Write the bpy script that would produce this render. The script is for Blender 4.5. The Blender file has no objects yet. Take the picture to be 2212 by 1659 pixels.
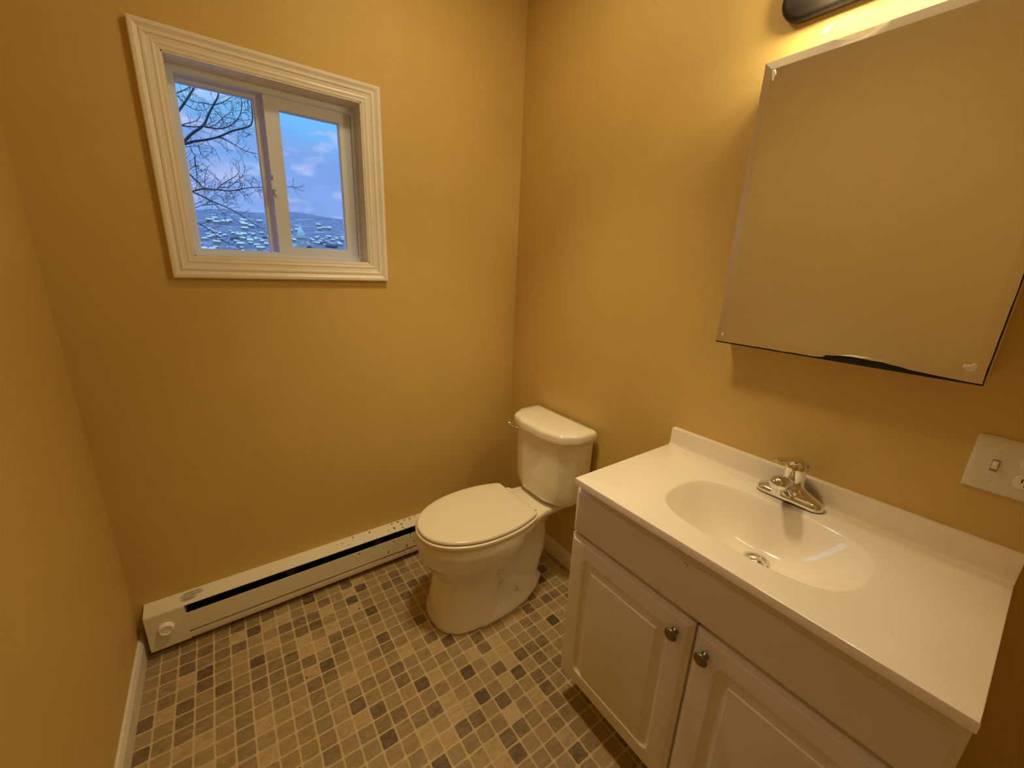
import bpy, bmesh, math, random
from math import pi, sin, cos, sqrt, atan2
from mathutils import Vector, Matrix, noise

sc = bpy.context.scene
col = sc.collection
R = random.Random(7)

# ------------------------------------------------------------------ camera
CX, CY, F = 1106.0, 829.5, 867.12
CAM = Vector((-1.2519, -1.7057, 1.4204))
CR = Vector((0.81205012, -0.58221978, 0.03993412))
CU = Vector((0.12921828, 0.24611323, 0.96058884))
CF = Vector((0.56910214, 0.77488606, -0.27508972))
cd = bpy.data.cameras.new('camera')
cam = bpy.data.objects.new('camera', cd)
col.objects.link(cam)
m = Matrix.Identity(4)
for i in range(3):
    m[i][0] = CR[i]; m[i][1] = CU[i]; m[i][2] = -CF[i]; m[i][3] = CAM[i]
cam.matrix_world = m
cd.sensor_width = 36.0
cd.lens = F / 2212 * 36.0
cd.clip_start = 0.02
cd.clip_end = 8000
sc.camera = cam

def bp(px, py, ax, val):
    """point of the place seen at a photo position, on a plane axis=val (used for surveying)"""
    v = CF + CR * ((px - CX) / F) - CU * ((py - CY) / F)
    t = (val - CAM[ax]) / v[ax]
    return CAM + v * t

# ------------------------------------------------------------------ world: evening sky
w = bpy.data.worlds.new('evening_sky'); sc.world = w
w.use_nodes = True
nt = w.node_tree; nt.nodes.clear()
def N(nt, t, **k):
    n = nt.nodes.new(t)
    for a, b in k.items(): setattr(n, a, b)
    return n
def ramp(nt, stops, interp='LINEAR'):
    n = N(nt, 'ShaderNodeValToRGB'); n.color_ramp.interpolation = interp
    e = n.color_ramp.elements
    while len(e) > 1: e.remove(e[-1])
    e[0].position = stops[0][0]; e[0].color = (*stops[0][1], 1)
    for p, c in stops[1:]:
        x = e.new(p); x.color = (*c, 1)
    return n
L = nt.links.new
tc = N(nt, 'ShaderNodeTexCoord'); sx = N(nt, 'ShaderNodeSeparateXYZ')
L(tc.outputs['Generated'], sx.inputs[0])
grad = ramp(nt, [(0.0, (.24, .38, .84)), (0.08, (.27, .42, .88)), (0.16, (.19, .38, .84)), (0.24, (.16, .46, .90)), (0.33, (.19, .62, .98)), (0.47, (2.4, 4.4, 7.6)), (1, (2.4, 4.4, 7.6))])
L(sx.outputs['Z'], grad.inputs[0])
mp = N(nt, 'ShaderNodeMapping'); mp.inputs['Scale'].default_value = (3.2, 3.2, 9.0); mp.inputs['Location'].default_value = (.35, 0, .4)
L(tc.outputs['Generated'], mp.inputs[0])
cn = N(nt, 'ShaderNodeTexNoise'); cn.inputs['Scale'].default_value = 1.5; cn.inputs['Detail'].default_value = 7; cn.inputs['Roughness'].default_value = .55
L(mp.outputs[0], cn.inputs['Vector'])
cr_ = ramp(nt, [(0.0, (0, 0, 0)), (0.42, (0, 0, 0)), (0.62, (1, 1, 1))])
L(cn.outputs[0], cr_.inputs[0])
mx = N(nt, 'ShaderNodeMix', data_type='RGBA'); mx.inputs[7].default_value = (.20, .33, .74, 1)
mm = N(nt, 'ShaderNodeMath', operation='MULTIPLY'); mm.inputs[1].default_value = .75
L(cr_.outputs[0], mm.inputs[0]); L(mm.outputs[0], mx.inputs[0]); L(grad.outputs[0], mx.inputs[6])
cn2 = N(nt, 'ShaderNodeTexNoise'); cn2.inputs['Scale'].default_value = 2.6; cn2.inputs['Detail'].default_value = 5
mp2 = N(nt, 'ShaderNodeMapping'); mp2.inputs['Scale'].default_value = (5, 5, 12); mp2.inputs['Location'].default_value = (1.7, 3, 2.2)
L(tc.outputs['Generated'], mp2.inputs[0]); L(mp2.outputs[0], cn2.inputs['Vector'])
cr2 = ramp(nt, [(0.0, (0, 0, 0)), (0.54, (0, 0, 0)), (0.78, (1, 1, 1))]); L(cn2.outputs[0], cr2.inputs[0])
mx2 = N(nt, 'ShaderNodeMix', data_type='RGBA'); mx2.inputs[7].default_value = (.58, .60, .90, 1)
L(cr2.outputs[0], mx2.inputs[0]); L(mx.outputs[2], mx2.inputs[6])
bg = N(nt, 'ShaderNodeBackground'); bg.inputs[1].default_value = 1.15
wo = N(nt, 'ShaderNodeOutputWorld')
L(mx2.outputs[2], bg.inputs[0]); L(bg.outputs[0], wo.inputs[0])

# ------------------------------------------------------------------ view
sc.view_settings.view_transform = 'Standard'
sc.view_settings.look = 'None'
sc.view_settings.exposure = 0.0
sc.view_settings.gamma = 1.0
sc.view_settings.use_curve_mapping = False
sc.cycles.max_bounces = 10
sc.cycles.diffuse_bounces = 6
sc.cycles.glossy_bounces = 5
sc.cycles.transmission_bounces = 6
sc.cycles.caustics_reflective = False
sc.cycles.caustics_refractive = False
sc.cycles.sample_clamp_indirect = 4
sc.cycles.use_denoising = True

WARM = (1.0, .79, .43)
def light(name, kind, loc, power, color, size=.1, parent=None):
    ld = bpy.data.lights.new(name, kind); ld.energy = power; ld.color = color
    if kind == 'POINT': ld.shadow_soft_size = size
    o = bpy.data.objects.new(name, ld); o.location = loc; col.objects.link(o)
    if parent: o.parent = parent
    return o
L_CEIL, L_BULB, P_DOWN = 62.0, 128.0, 58.0     # radiance of the ceiling lens and of each vanity bulb; watts of the downlight beam

# ------------------------------------------------------------------ materials
def mat(name, color, rough=.5, metal=0.0, spec=.5, coat=0.0, noise_amt=0, noise_scale=20, bump=0, bump_scale=200, emis=None, estr=0, alpha=1, trans=0, ior=1.45):
    M = bpy.data.materials.new(name); M.use_nodes = True
    t = M.node_tree; b = t.nodes['Principled BSDF']
    b.inputs['Base Color'].default_value = (*color, 1)
    b.inputs['Roughness'].default_value = rough
    b.inputs['Metallic'].default_value = metal
    b.inputs['Specular IOR Level'].default_value = spec
    b.inputs['Coat Weight'].default_value = coat
    b.inputs['Coat Roughness'].default_value = .08
    b.inputs['Transmission Weight'].default_value = trans
    b.inputs['IOR'].default_value = ior
    tcn = t.nodes.new('ShaderNodeTexCoord')
    if noise_amt:
        n = t.nodes.new('ShaderNodeTexNoise'); n.inputs['Scale'].default_value = noise_scale; n.inputs['Detail'].default_value = 6
        t.links.new(tcn.outputs['Object'], n.inputs['Vector'])
        r = ramp(t, [(.3, tuple(c * (1 - noise_amt) for c in color)), (.7, tuple(min(1, c * (1 + noise_amt)) for c in color))])
        t.links.new(n.outputs[0], r.inputs[0]); t.links.new(r.outputs[0], b.inputs['Base Color'])
    if bump:
        n = t.nodes.new('ShaderNodeTexNoise'); n.inputs['Scale'].default_value = bump_scale; n.inputs['Detail'].default_value = 3
        t.links.new(tcn.outputs['Object'], n.inputs['Vector'])
        bn = t.nodes.new('ShaderNodeBump'); bn.inputs['Strength'].default_value = bump; bn.inputs['Distance'].default_value = .002
        t.links.new(n.outputs[0], bn.inputs['Height']); t.links.new(bn.outputs[0], b.inputs['Normal'])
    if emis:
        b.inputs['Emission Color'].default_value = (*emis, 1); b.inputs['Emission Strength'].default_value = estr
    return M
M_WALL = mat('tan_wall_paint', (.62, .445, .155), .55, spec=.35, noise_amt=.02, noise_scale=6, bump=.12, bump_scale=260)
M_CEIL = mat('white_ceiling_paint', (.8, .78, .72), .8)
M_TRIM = mat('white_trim_paint', (.80, .77, .70), .35, noise_amt=.02, noise_scale=12)
M_VINYL = mat('glare_tinted_window_vinyl', (.70, .77, .96), .3)  # white vinyl; blue lens glare around the window is put into its colour
M_PORC = mat('white_porcelain', (.84, .80, .70), .12, spec=.6, coat=.4)
M_SEAT = mat('white_seat_plastic', (.84, .78, .66), .22)
M_CAB = mat('white_thermofoil', (.78, .74, .68), .3, noise_amt=.015, noise_scale=9)
M_TOP = mat('white_cultured_marble', (.86, .80, .70), .16, coat=.3, noise_amt=.015, noise_scale=5)
M_CHROME = mat('chrome', (.80, .80, .80), .07, metal=1)
M_PEWTER = mat('dark_pewter', (.22, .20, .17), .32, metal=1)
M_BRONZE = mat('dark_bronze', (.035, .028, .024), .38, metal=.6)
M_BLACK = mat('black_rubber', (.01, .01, .01), .6)
M_DARK = mat('dark_slot', (.012, .010, .009), .8)
M_PLATE = mat('ivory_plate_plastic', (.74, .70, .64), .35)
M_SWITCH = mat('white_switch_plastic', (.88, .84, .76), .3)
M_BULB = mat('frosted_lit_bulb', (.9, .9, .9), .5, emis=WARM, estr=L_BULB)
M_DOME = mat('lit_glass_dome', (.9, .9, .9), .5, emis=WARM, estr=L_CEIL)
M_BARK = mat('dark_bark', (.011, .012, .014), .9, noise_amt=.3, noise_scale=3)
M_GLASS = bpy.data.materials.new('window_glass'); M_GLASS.use_nodes = True
t = M_GLASS.node_tree; t.nodes.clear()
o_ = N(t, 'ShaderNodeOutputMaterial'); tr = N(t, 'ShaderNodeBsdfTransparent'); gl = N(t, 'ShaderNodeBsdfGlossy'); gl.inputs['Roughness'].default_value = .02
fr = N(t, 'ShaderNodeFresnel'); fr.inputs[0].default_value = 1.35; ms = N(t, 'ShaderNodeMixShader')
tr.inputs[0].default_value = (.96, .98, .98, 1)
t.links.new(fr.outputs[0], ms.inputs[0]); t.links.new(tr.outputs[0], ms.inputs[1]); t.links.new(gl.outputs[0], ms.inputs[2]); t.links.new(ms.outputs[0], o_.inputs[0])

# mirror: aged silvering, slightly dusty
M_MIRROR = bpy.data.materials.new('aged_mirror'); M_MIRROR.use_nodes = True
t = M_MIRROR.node_tree; b = t.nodes['Principled BSDF']
b.inputs['Metallic'].default_value = .88; b.inputs['Roughness'].default_value = .035
tcn = N(t, 'ShaderNodeTexCoord'); n = N(t, 'ShaderNodeTexNoise'); n.inputs['Scale'].default_value = 3; n.inputs['Detail'].default_value = 6
t.links.new(tcn.outputs['Object'], n.inputs['Vector'])
r = ramp(t, [(.3, (.90, .91, .86)), (.7, (.93, .94, .89))]); t.links.new(n.outputs[0], r.inputs[0]); t.links.new(r.outputs[0], b.inputs['Base Color'])
M_BEVEL = mat('mirror_bevel', (.96, .93, .88), .20, metal=.88)
M_SMEAR = mat('glue_smear', (.78, .74, .66), .6, noise_amt=.1, noise_scale=80)
M_DESILVER = mat('blackened_silvering', (.03, .018, .014), .5)

# heater enamel with rust towards the toilet end
def heater_mat():
    M = mat('cream_enamel', (.78, .73, .60), .35)
    t = M.node_tree; b = t.nodes['Principled BSDF']
    tcn = N(t, 'ShaderNodeTexCoord'); sp = N(t, 'ShaderNodeSeparateXYZ'); t.links.new(tcn.outputs['Object'], sp.inputs[0])
    n = N(t, 'ShaderNodeTexNoise'); n.inputs['Scale'].default_value = 55; n.inputs['Detail'].default_value = 5; t.links.new(tcn.outputs['Object'], n.inputs['Vector'])
    mr = N(t, 'ShaderNodeMapRange'); mr.inputs[1].default_value = -1.1; mr.inputs[2].default_value = -.55; mr.inputs[3].default_value = .0; mr.inputs[4].default_value = .16
    t.links.new(sp.outputs['X'], mr.inputs[0])
    ad = N(t, 'ShaderNodeMath', operation='ADD'); t.links.new(n.outputs[0], ad.inputs[0]); t.links.new(mr.outputs[0], ad.inputs[1])
    r = ramp(t, [(.0, (0, 0, 0)), (.745, (0, 0, 0)), (.775, (1, 1, 1))]); t.links.new(ad.outputs[0], r.inputs[0])
    mx = N(t, 'ShaderNodeMix', data_type='RGBA'); mx.inputs[6].default_value = (.78, .73, .60, 1); mx.inputs[7].default_value = (.10, .055, .03, 1)
    t.links.new(r.outputs[0], mx.inputs[0]); t.links.new(mx.outputs[2], b.inputs['Base Color'])
    return M
M_HEAT = heater_mat()
M_SCUFF = mat('grey_scuff', (.33, .31, .26), .7, noise_amt=.2, noise_scale=120)

# vinyl mosaic floor: value per tile comes from a face attribute, veins and joints are procedural
PITCH, TX0, TY0 = .0515, -1.4835, -.606
def floor_mat():
    M = bpy.data.materials.new('mosaic_vinyl'); M.use_nodes = True
    t = M.node_tree; b = t.nodes['Principled BSDF']; K = t.links.new
    tcn = N(t, 'ShaderNodeTexCoord')
    nd = N(t, 'ShaderNodeTexNoise'); nd.inputs['Scale'].default_value = 45; nd.inputs['Detail'].default_value = 2
    K(tcn.outputs['Object'], nd.inputs['Vector'])
    sub = N(t, 'ShaderNodeVectorMath', operation='SUBTRACT'); sub.inputs[1].default_value = (.5, .5, .5); K(nd.outputs['Color'], sub.inputs[0])
    scl = N(t, 'ShaderNodeVectorMath', operation='SCALE'); scl.inputs['Scale'].default_value = .0045; K(sub.outputs[0], scl.inputs[0])
    add = N(t, 'ShaderNodeVectorMath', operation='ADD'); K(tcn.outputs['Object'], add.inputs[0]); K(scl.outputs[0], add.inputs[1])
    s2 = N(t, 'ShaderNodeVectorMath', operation='SUBTRACT'); s2.inputs[1].default_value = (TX0, TY0, 0); K(add.outputs[0], s2.inputs[0])
    s3 = N(t, 'ShaderNodeVectorMath', operation='SCALE'); s3.inputs['Scale'].default_value = 1 / PITCH; K(s2.outputs[0], s3.inputs[0])
    frc = N(t, 'ShaderNodeVectorMath', operation='FRACTION'); K(s3.outputs[0], frc.inputs[0])
    s4 = N(t, 'ShaderNodeVectorMath', operation='SUBTRACT'); s4.inputs[1].default_value = (.5, .5, .5); K(frc.outputs[0], s4.inputs[0])
    ab = N(t, 'ShaderNodeVectorMath', operation='ABSOLUTE'); K(s4.outputs[0], ab.inputs[0])
    sp = N(t, 'ShaderNodeSeparateXYZ'); K(ab.outputs[0], sp.inputs[0])
    pw = []
    for c in 'XY':
        p = N(t, 'ShaderNodeMath', operation='POWER'); p.inputs[1].default_value = 9; K(sp.outputs[c], p.inputs[0]); pw.append(p)
    sm = N(t, 'ShaderNodeMath', operation='ADD'); K(pw[0].outputs[0], sm.inputs[0]); K(pw[1].outputs[0], sm.inputs[1])
    rt = N(t, 'ShaderNodeMath', operation='POWER'); rt.inputs[1].default_value = 1 / 9; K(sm.outputs[0], rt.inputs[0])
    gm = N(t, 'ShaderNodeMapRange'); gm.inputs[1].default_value = .440; gm.inputs[2].default_value = .462; K(rt.outputs[0], gm.inputs[0])
    at = N(t, 'ShaderNodeAttribute'); at.attribute_name = 'tile'
    # veins
    wv = N(t, 'ShaderNodeTexNoise'); wv.inputs['Scale'].default_value = 42; wv.inputs['Detail'].default_value = 6; wv.inputs['Roughness'].default_value = .7; wv.inputs['Distortion'].default_value = 1.4
    mpv = N(t, 'ShaderNodeMapping'); mpv.inputs['Rotation'].default_value = (0, 0, .9); mpv.inputs['Scale'].default_value = (.55, 1.5, 1)
    K(tcn.outputs['Object'], mpv.inputs[0]); K(mpv.outputs[0], wv.inputs['Vector'])
    sv = N(t, 'ShaderNodeMath', operation='SUBTRACT'); sv.inputs[1].default_value = .5; K(wv.outputs[0], sv.inputs[0])
    sv2 = N(t, 'ShaderNodeMath', operation='MULTIPLY'); sv2.inputs[1].default_value = 1.15; K(sv.outputs[0], sv2.inputs[0])
    sa = N(t, 'ShaderNodeMath', operation='ADD'); K(sv2.outputs[0], sa.inputs[0]); K(at.outputs['Fac'], sa.inputs[1])
    r = ramp(t, [(0, (.105, .077, .048)), (.22, (.200, .147, .084)), (.5, (.32, .238, .128)), (.75, (.415, .31, .17)), (1, (.54, .42, .245))]); K(sa.outputs[0], r.inputs[0])
    at2 = N(t, 'ShaderNodeAttribute'); at2.attribute_name = 'hue'
    hs = N(t, 'ShaderNodeMix', data_type='RGBA', blend_type='MULTIPLY'); hs.inputs[0].default_value = 1
    hr = ramp(t, [(0, (1.03, .96, .95)), (.5, (1, 1, 1)), (1, (.98, 1.01, .95))]); K(at2.outputs['Fac'], hr.inputs[0])
    K(r.outputs[0], hs.inputs[6]); K(hr.outputs[0], hs.inputs[7])
    mx = N(t, 'ShaderNodeMix', data_type='RGBA'); mx.inputs[7].default_value = (.55, .44, .26, 1)
    K(gm.outputs[0], mx.inputs[0]); K(hs.outputs[2], mx.inputs[6]); K(mx.outputs[2], b.inputs['Base Color'])
    b.inputs['Roughness'].default_value = .42; b.inputs['Specular IOR Level'].default_value = .4
    bn = N(t, 'ShaderNodeBump', invert=True); bn.inputs['Strength'].default_value = .25; bn.inputs['Distance'].default_value = .001
    K(gm.outputs[0], bn.inputs['Height']); K(bn.outputs[0], b.inputs['Normal'])
    return M
M_FLOOR = floor_mat()

def land_mat():
    M = bpy.data.materials.new('winter_hillside'); M.use_nodes = True
    t = M.node_tree; b = t.nodes['Principled BSDF']; K = t.links.new
    b.inputs['Roughness'].default_value = 1; b.inputs['Specular IOR Level'].default_value = 0
    tcn = N(t, 'ShaderNodeTexCoord'); mpv = N(t, 'ShaderNodeMapping'); mpv.inputs['Scale'].default_value = (.0042, .0028, .012); K(tcn.outputs['Object'], mpv.inputs[0])
    n = N(t, 'ShaderNodeTexNoise'); n.inputs['Scale'].default_value = 6; n.inputs['Detail'].default_value = 9; n.inputs['Roughness'].default_value = .72; K(mpv.outputs[0], n.inputs['Vector'])
    r = ramp(t, [(.3, (.062, .066, .090)), (.50, (.076, .080, .108)), (.57, (.100, .104, .132)), (.63, (.17, .18, .20)), (.75, (.24, .24, .25))]); K(n.outputs[0], r.inputs[0]); K(r.outputs[0], b.inputs['Base Color'])
    return M
M_LAND = land_mat()
M_SNOW = mat('snowy_roof', (.27, .275, .28), .8)
M_HOUSE = [mat('house_wall_grey', (.12, .12, .13), .9), mat('house_wall_tan', (.15, .13, .12), .9), mat('house_wall_blue', (.08, .10, .13), .9)]
M_COPPER = mat('green_copper_roof', (.22, .29, .27), .7)
M_STONE = mat('pale_church_stone', (.22, .21, .20), .9)
M_WOODS = mat('bare_winter_trees', (.045, .046, .058), 1, noise_amt=.4, noise_scale=.15)

# ------------------------------------------------------------------ mesh helpers
def new(name, bm, mt, parent=None, smooth=False, bevel=0, seg=2, angle=.6):
    me = bpy.data.meshes.new(name)
    bmesh.ops.recalc_face_normals(bm, faces=bm.faces)
    bm.to_mesh(me); bm.free()
    o = bpy.data.objects.new(name, me); col.objects.link(o)
    for x in (mt if isinstance(mt, list) else [mt]): me.materials.append(x)
    if parent: o.parent = parent
    if smooth:
        for p in me.polygons: p.use_smooth = True
        if angle < 3:
            me.set_sharp_from_angle(angle=angle)
    if bevel:
        b = o.modifiers.new('bevel', 'BEVEL'); b.width = bevel; b.segments = seg; b.limit_method = 'ANGLE'; b.angle_limit = .6
        if not smooth:
            for p in me.polygons: p.use_smooth = True
            me.set_sharp_from_angle(angle=.6)
            b.harden_normals = True
    return o
def box(bm, x0, x1, y0, y1, z0, z1):
    v = [bm.verts.new((x, y, z)) for x in (x0, x1) for y in (y0, y1) for z in (z0, z1)]
    for f in ((0, 1, 3, 2), (4, 6, 7, 5), (0, 4, 5, 1), (2, 3, 7, 6), (0, 2, 6, 4), (1, 5, 7, 3)):
        bm.faces.new([v[i] for i in f])
def bxo(name, dims, mt, parent=None, bevel=0, **k):
    bm = bmesh.new(); box(bm, *dims); return new(name, bm, mt, parent, bevel=bevel, **k)
def loft(bm, rings, cap0=True, cap1=True, closed=True):
    V = [[bm.verts.new(p) for p in r] for r in rings]
    n = len(V[0])
    for a, b in zip(V, V[1:]):
        for i in range(n if closed else n - 1):
            j = (i + 1) % n
            bm.faces.new((a[i], a[j], b[j], b[i]))
    if cap0: bm.faces.new(V[0][::-1])
    if cap1: bm.faces.new(V[-1])
    return V
def roundpoly(pts, rad, seg=6):
    out = []; n = len(pts)
    for i in range(n):
        p = Vector(pts[i]); a = Vector(pts[i - 1]); b = Vector(pts[(i + 1) % n])
        r = rad[i] if isinstance(rad, (list, tuple)) else rad
        da = (a - p); db = (b - p); la, lb = da.length, db.length; da.normalize(); db.normalize()
        th = da.angle(db)
        d = min(r / math.tan(th / 2), la * .49, lb * .49); rr = d * math.tan(th / 2)
        c = p + (da + db).normalized() * (rr / sin(th / 2))
        s = p + da * d - c; e = p + db * d - c
        a0 = atan2(s.y, s.x); a1 = atan2(e.y, e.x); dd = (a1 - a0 + pi) % (2 * pi) - pi
        for k in range(seg + 1):
            q = a0 + dd * k / seg
            out.append((c.x + rr * cos(q), c.y + rr * sin(q)))
    return out
def tube(bm, pts, rads, n=8, cap=True):
    pts = [Vector(p) for p in pts]
    rings = []; up = Vector((0, 0, 1)); prev = None
    for i, p in enumerate(pts):
        d = (pts[min(i + 1, len(pts) - 1)] - pts[max(i - 1, 0)])
        if d.length < 1e-9: d = Vector((0, 0, 1))
        d.normalize()
        if prev is None:
            s = d.cross(up if abs(d.z) < .95 else Vector((1, 0, 0))).normalized()
        else:
            s = (prev - d * prev.dot(d)).normalized()
        prev = s; u = d.cross(s)
        r = rads[i] if isinstance(rads, (list, tuple)) else rads
        rings.append([p + (s * cos(2 * pi * k / n) + u * sin(2 * pi * k / n)) * r for k in range(n)])
    loft(bm, rings, cap, cap)
def revolve(bm, prof, origin, axis, n=24, cap0=True, cap1=True):
    """prof = [(radius, distance along axis)]"""
    a = Vector(axis).normalized(); s = a.cross(Vector((0, 0, 1)) if abs(a.z) < .9 else Vector((1, 0, 0))).normalized(); u = a.cross(s); o = Vector(origin)
    loft(bm, [[o + a * h + (s * cos(2 * pi * k / n) + u * sin(2 * pi * k / n)) * max(r, 1e-5) for k in range(n)] for r, h in prof], cap0, cap1)
def smoothline(pts, k=6):
    P = [Vector(p) for p in pts]; out = []
    for i in range(len(P) - 1):
        p0, p1, p2, p3 = P[max(i - 1, 0)], P[i], P[i + 1], P[min(i + 2, len(P) - 1)]
        for j in range(k):
            s = j / k
            out.append(.5 * ((2 * p1) + (p2 - p0) * s + (2 * p0 - 5 * p1 + 4 * p2 - p3) * s * s + (3 * p1 - p0 - 3 * p2 + p3) * s ** 3))
    out.append(P[-1]); return out
def thing(name, label, cat, loc=(0, 0, 0), group=None):
    o = bpy.data.objects.new(name, None); col.objects.link(o); o.location = loc; o.empty_display_size = .05
    o['label'] = label; o['category'] = cat
    if group: o['group'] = group
    return o
def tag(o, label, cat, group=None):
    o['label'] = label; o['category'] = cat
    if group: o['group'] = group
    return o
def struct(o, label, cat):
    o['kind'] = 'structure'; o['label'] = label; o['category'] = cat
    return o
def keep(ch, root):     # parent without moving (children are modelled in world coordinates)
    ch.parent = root; ch.matrix_parent_inverse = Matrix.Translation(-root.location)

# ------------------------------------------------------------------ room shell
XL, YB, ZC = -1.64, -2.42, 2.62
WX0, WX1, WZ0, WZ1 = -1.295, -.735, 1.418, 1.982      # window opening
bm = bmesh.new()
for d in ((XL - .2, WX0, 0, .17, -.02, ZC + .1), (WX1, .2, 0, .17, -.02, ZC + .1), (WX0, WX1, 0, .17, -.02, WZ0), (WX0, WX1, 0, .17, WZ1, ZC + .1)): box(bm, *d)
struct(new('wall_back', bm, M_WALL), 'tan painted wall with the small sliding window, behind the toilet', 'wall')
struct(bxo('wall_right', (0, .12, YB, 0, -.02, ZC + .1), M_WALL), 'tan painted wall behind the sink vanity and mirror cabinet', 'wall')
struct(bxo('wall_left', (XL - .12, XL, YB, 0, -.02, ZC + .1), M_WALL), 'tan painted wall at the left edge of the photo', 'wall')
DX0, DX1, DZ = -1.50, -.74, 2.03
bm = bmesh.new()
for d in ((XL - .12, DX0, YB - .12, YB, -.02, ZC + .1), (DX1, .12, YB - .12, YB, -.02, ZC + .1), (DX0, DX1, YB - .12, YB, DZ, ZC + .1)): box(bm, *d)
struct(new('wall_front', bm, M_WALL), 'tan painted wall with the door, behind the camera', 'wall')
struct(bxo('door_1', (DX0, DX1, YB - .08, YB - .04, 0, DZ), M_TRIM), 'white door behind the camera', 'door')
struct(bxo('ceiling', (XL - .12, .12, YB - .12, .17, ZC, ZC + .1), M_CEIL), 'white ceiling above the bathroom', 'ceiling')

# floor: one quad per printed tile
bm = bmesh.new()
i0, i1 = math.floor((XL - TX0) / PITCH) - 1, math.ceil((0 - TX0) / PITCH) + 1
j0, j1 = math.floor((YB - TY0) / PITCH) - 1, math.ceil((0 - TY0) / PITCH) + 1
gv = {}
for i in range(i0, i1 + 1):
    for j in range(j0, j1 + 1):
        gv[i, j] = bm.verts.new((min(max(TX0 + i * PITCH, XL - .05), .05), min(max(TY0 + j * PITCH, YB - .08), .05), 0))
marks = {}
def mk(ox, oy, s, lst, val):
    for x, y in lst:
        p = bp(ox + x / s, oy + y / s, 2, 0)
        marks[math.floor((p.x - TX0) / PITCH), math.floor((p.y - TY0) / PITCH)] = val
mk(800, 1320, 4.895, [(825, 325), (1035, 650), (1190, 915), (560, 775), (205, 1350), (1935, 95), (1570, 650), (760, 1600)], .06)
mk(800, 1320, 4.895, [(1130, 290), (1800, 500), (1780, 690), (1820, 315), (1370, 610), (135, 280), (190, 380), (285, 620), (1150, 1160), (690, 1050), (1465, 1350), (310, 1090), (1700, 380), (1000, 1540 - 300), (630, 280)], .24)
mk(800, 1320, 4.895, [(1500, 1090)], 1.0)
mk(800, 1320, 4.895, [(1290, 480), (1480, 540), (610, 1300), (830, 1350), (1420, 420), (700, 680), (360, 420), (850, 920), (1330, 1440), (1090, 460), (720, 380), (920, 1090)], .84)
mk(400, 1180, 5.53, [(1475, 620), (2190, 780), (820, 990), (865, 1360), (2090, 480), (1990, 630), (1700, 1410), (240, 1490)], .08)
mk(400, 1180, 5.53, [(625, 950), (975, 820), (1195, 950), (1390, 1000), (1480, 1360), (1940, 1010), (1830, 1210), (1790, 1080), (1260, 1320), (240, 1220), (60, 1290), (1520, 830), (640, 1190), (900, 1600)], .26)
mk(400, 1180, 5.53, [(1930, 545), (1760, 960), (1440, 1230), (1160, 830), (1400, 1100), (1010, 1150), (630, 1060), (1000, 990), (1690, 740)], .86)
mk(820, 1060, 4.88, [(335, 970), (275, 1100), (1570, 1240), (60, 1550), (1715, 815), (1715, 940)], .14)
mk(820, 1060, 4.88, [(1845, 1360)], .0)
faces = []
for i in range(i0, i1):
    for j in range(j0, j1):
        try: f = bm.faces.new((gv[i, j], gv[i + 1, j], gv[i + 1, j + 1], gv[i, j + 1]))
        except ValueError: continue
        faces.append((i, j))
me = bpy.data.meshes.new('floor'); bm.to_mesh(me); bm.free(); me.materials.append(M_FLOOR)
a1 = me.attributes.new('tile', 'FLOAT', 'FACE'); a2 = me.attributes.new('hue', 'FLOAT', 'FACE')
for k, ij in enumerate(faces):
    v = min(max(R.gauss(.50, .10), .22), .80)
    q = R.random()
    if q < .07: v = .16
    elif q > .93: v = .82
    a1.data[k].value = marks.get(ij, v); a2.data[k].value = R.random()
fl = bpy.data.objects.new('floor', me); col.objects.link(fl)
fl.location.z = 0
struct(fl, 'brown mosaic vinyl floor with tan joints', 'floor')

BH = .088
def baseboard(name, prof_dir, a, b, label):
    """profile (out, z) run from a to b; prof_dir = outward unit vector"""
    prof = [(0, 0), (.013, 0), (.013, BH * .80), (.010, BH * .90), (.007, BH), (0, BH)]
    bm = bmesh.new(); d = Vector(prof_dir)
    loft(bm, [[Vector(e) + d * o + Vector((0, 0, z)) for o, z in prof] for e in (a, b)])
    return struct(new(name, bm, M_TRIM), label, 'baseboard')
baseboard('baseboard_left', (1, 0, 0), (XL, YB, 0), (XL, 0, 0), 'white baseboard along the left wall, in front of the heater end')
baseboard('baseboard_right', (-1, 0, 0), (0, -.972, 0), (0, 0, 0), 'short white baseboard between the toilet and the vanity')
baseboard('baseboard_right', (-1, 0, 0), (0, YB, 0), (0, -1.765, 0), 'short white baseboard right of the vanity').name = 'baseboard_front'

M_CRUMB = mat('dark_crumb', (.03, .012, .006), .8)
for (px, py), lab in (((662, 1464), 'tiny dark crumb lying on the open floor, the one nearer the camera'), ((776, 1315), 'tiny dark crumb lying on the floor between the heater and the toilet')):
    p = bp(px, py, 2, 0); bm = bmesh.new()
    revolve(bm, [(.0012, 0), (.0030, .0006), (.0026, .0022), (.0008, .0030)], (p.x, p.y, 0), (0, 0, 1), 8)
    tag(new('crumb', bm, M_CRUMB, smooth=True, angle=2), lab, 'crumb', 'dark crumbs on the floor')
p = bp(1785, 66, 0, 0); bm = bmesh.new()
for dy, dz, r_ in ((0, 0, .006), (-.008, .008, .004), (.004, -.017, .003)):
    revolve(bm, [(r_, 0), (r_ * .8, .0008), (0, .0012)], (0, p.y + dy, p.z + dz), (-1, 0, 0), 10)
tag(new('filler_dab', bm, mat('white_wall_filler', (.85, .83, .78), .7), smooth=True, angle=2), 'small white dabs of wall filler above the mirror, under the light bar', 'wall filler')

# ------------------------------------------------------------------ window
win = thing('window_1', 'small white sliding window in the wall behind the toilet', 'window', (-1.015, 0, 1.42))
win['kind'] = 'structure'
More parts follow.
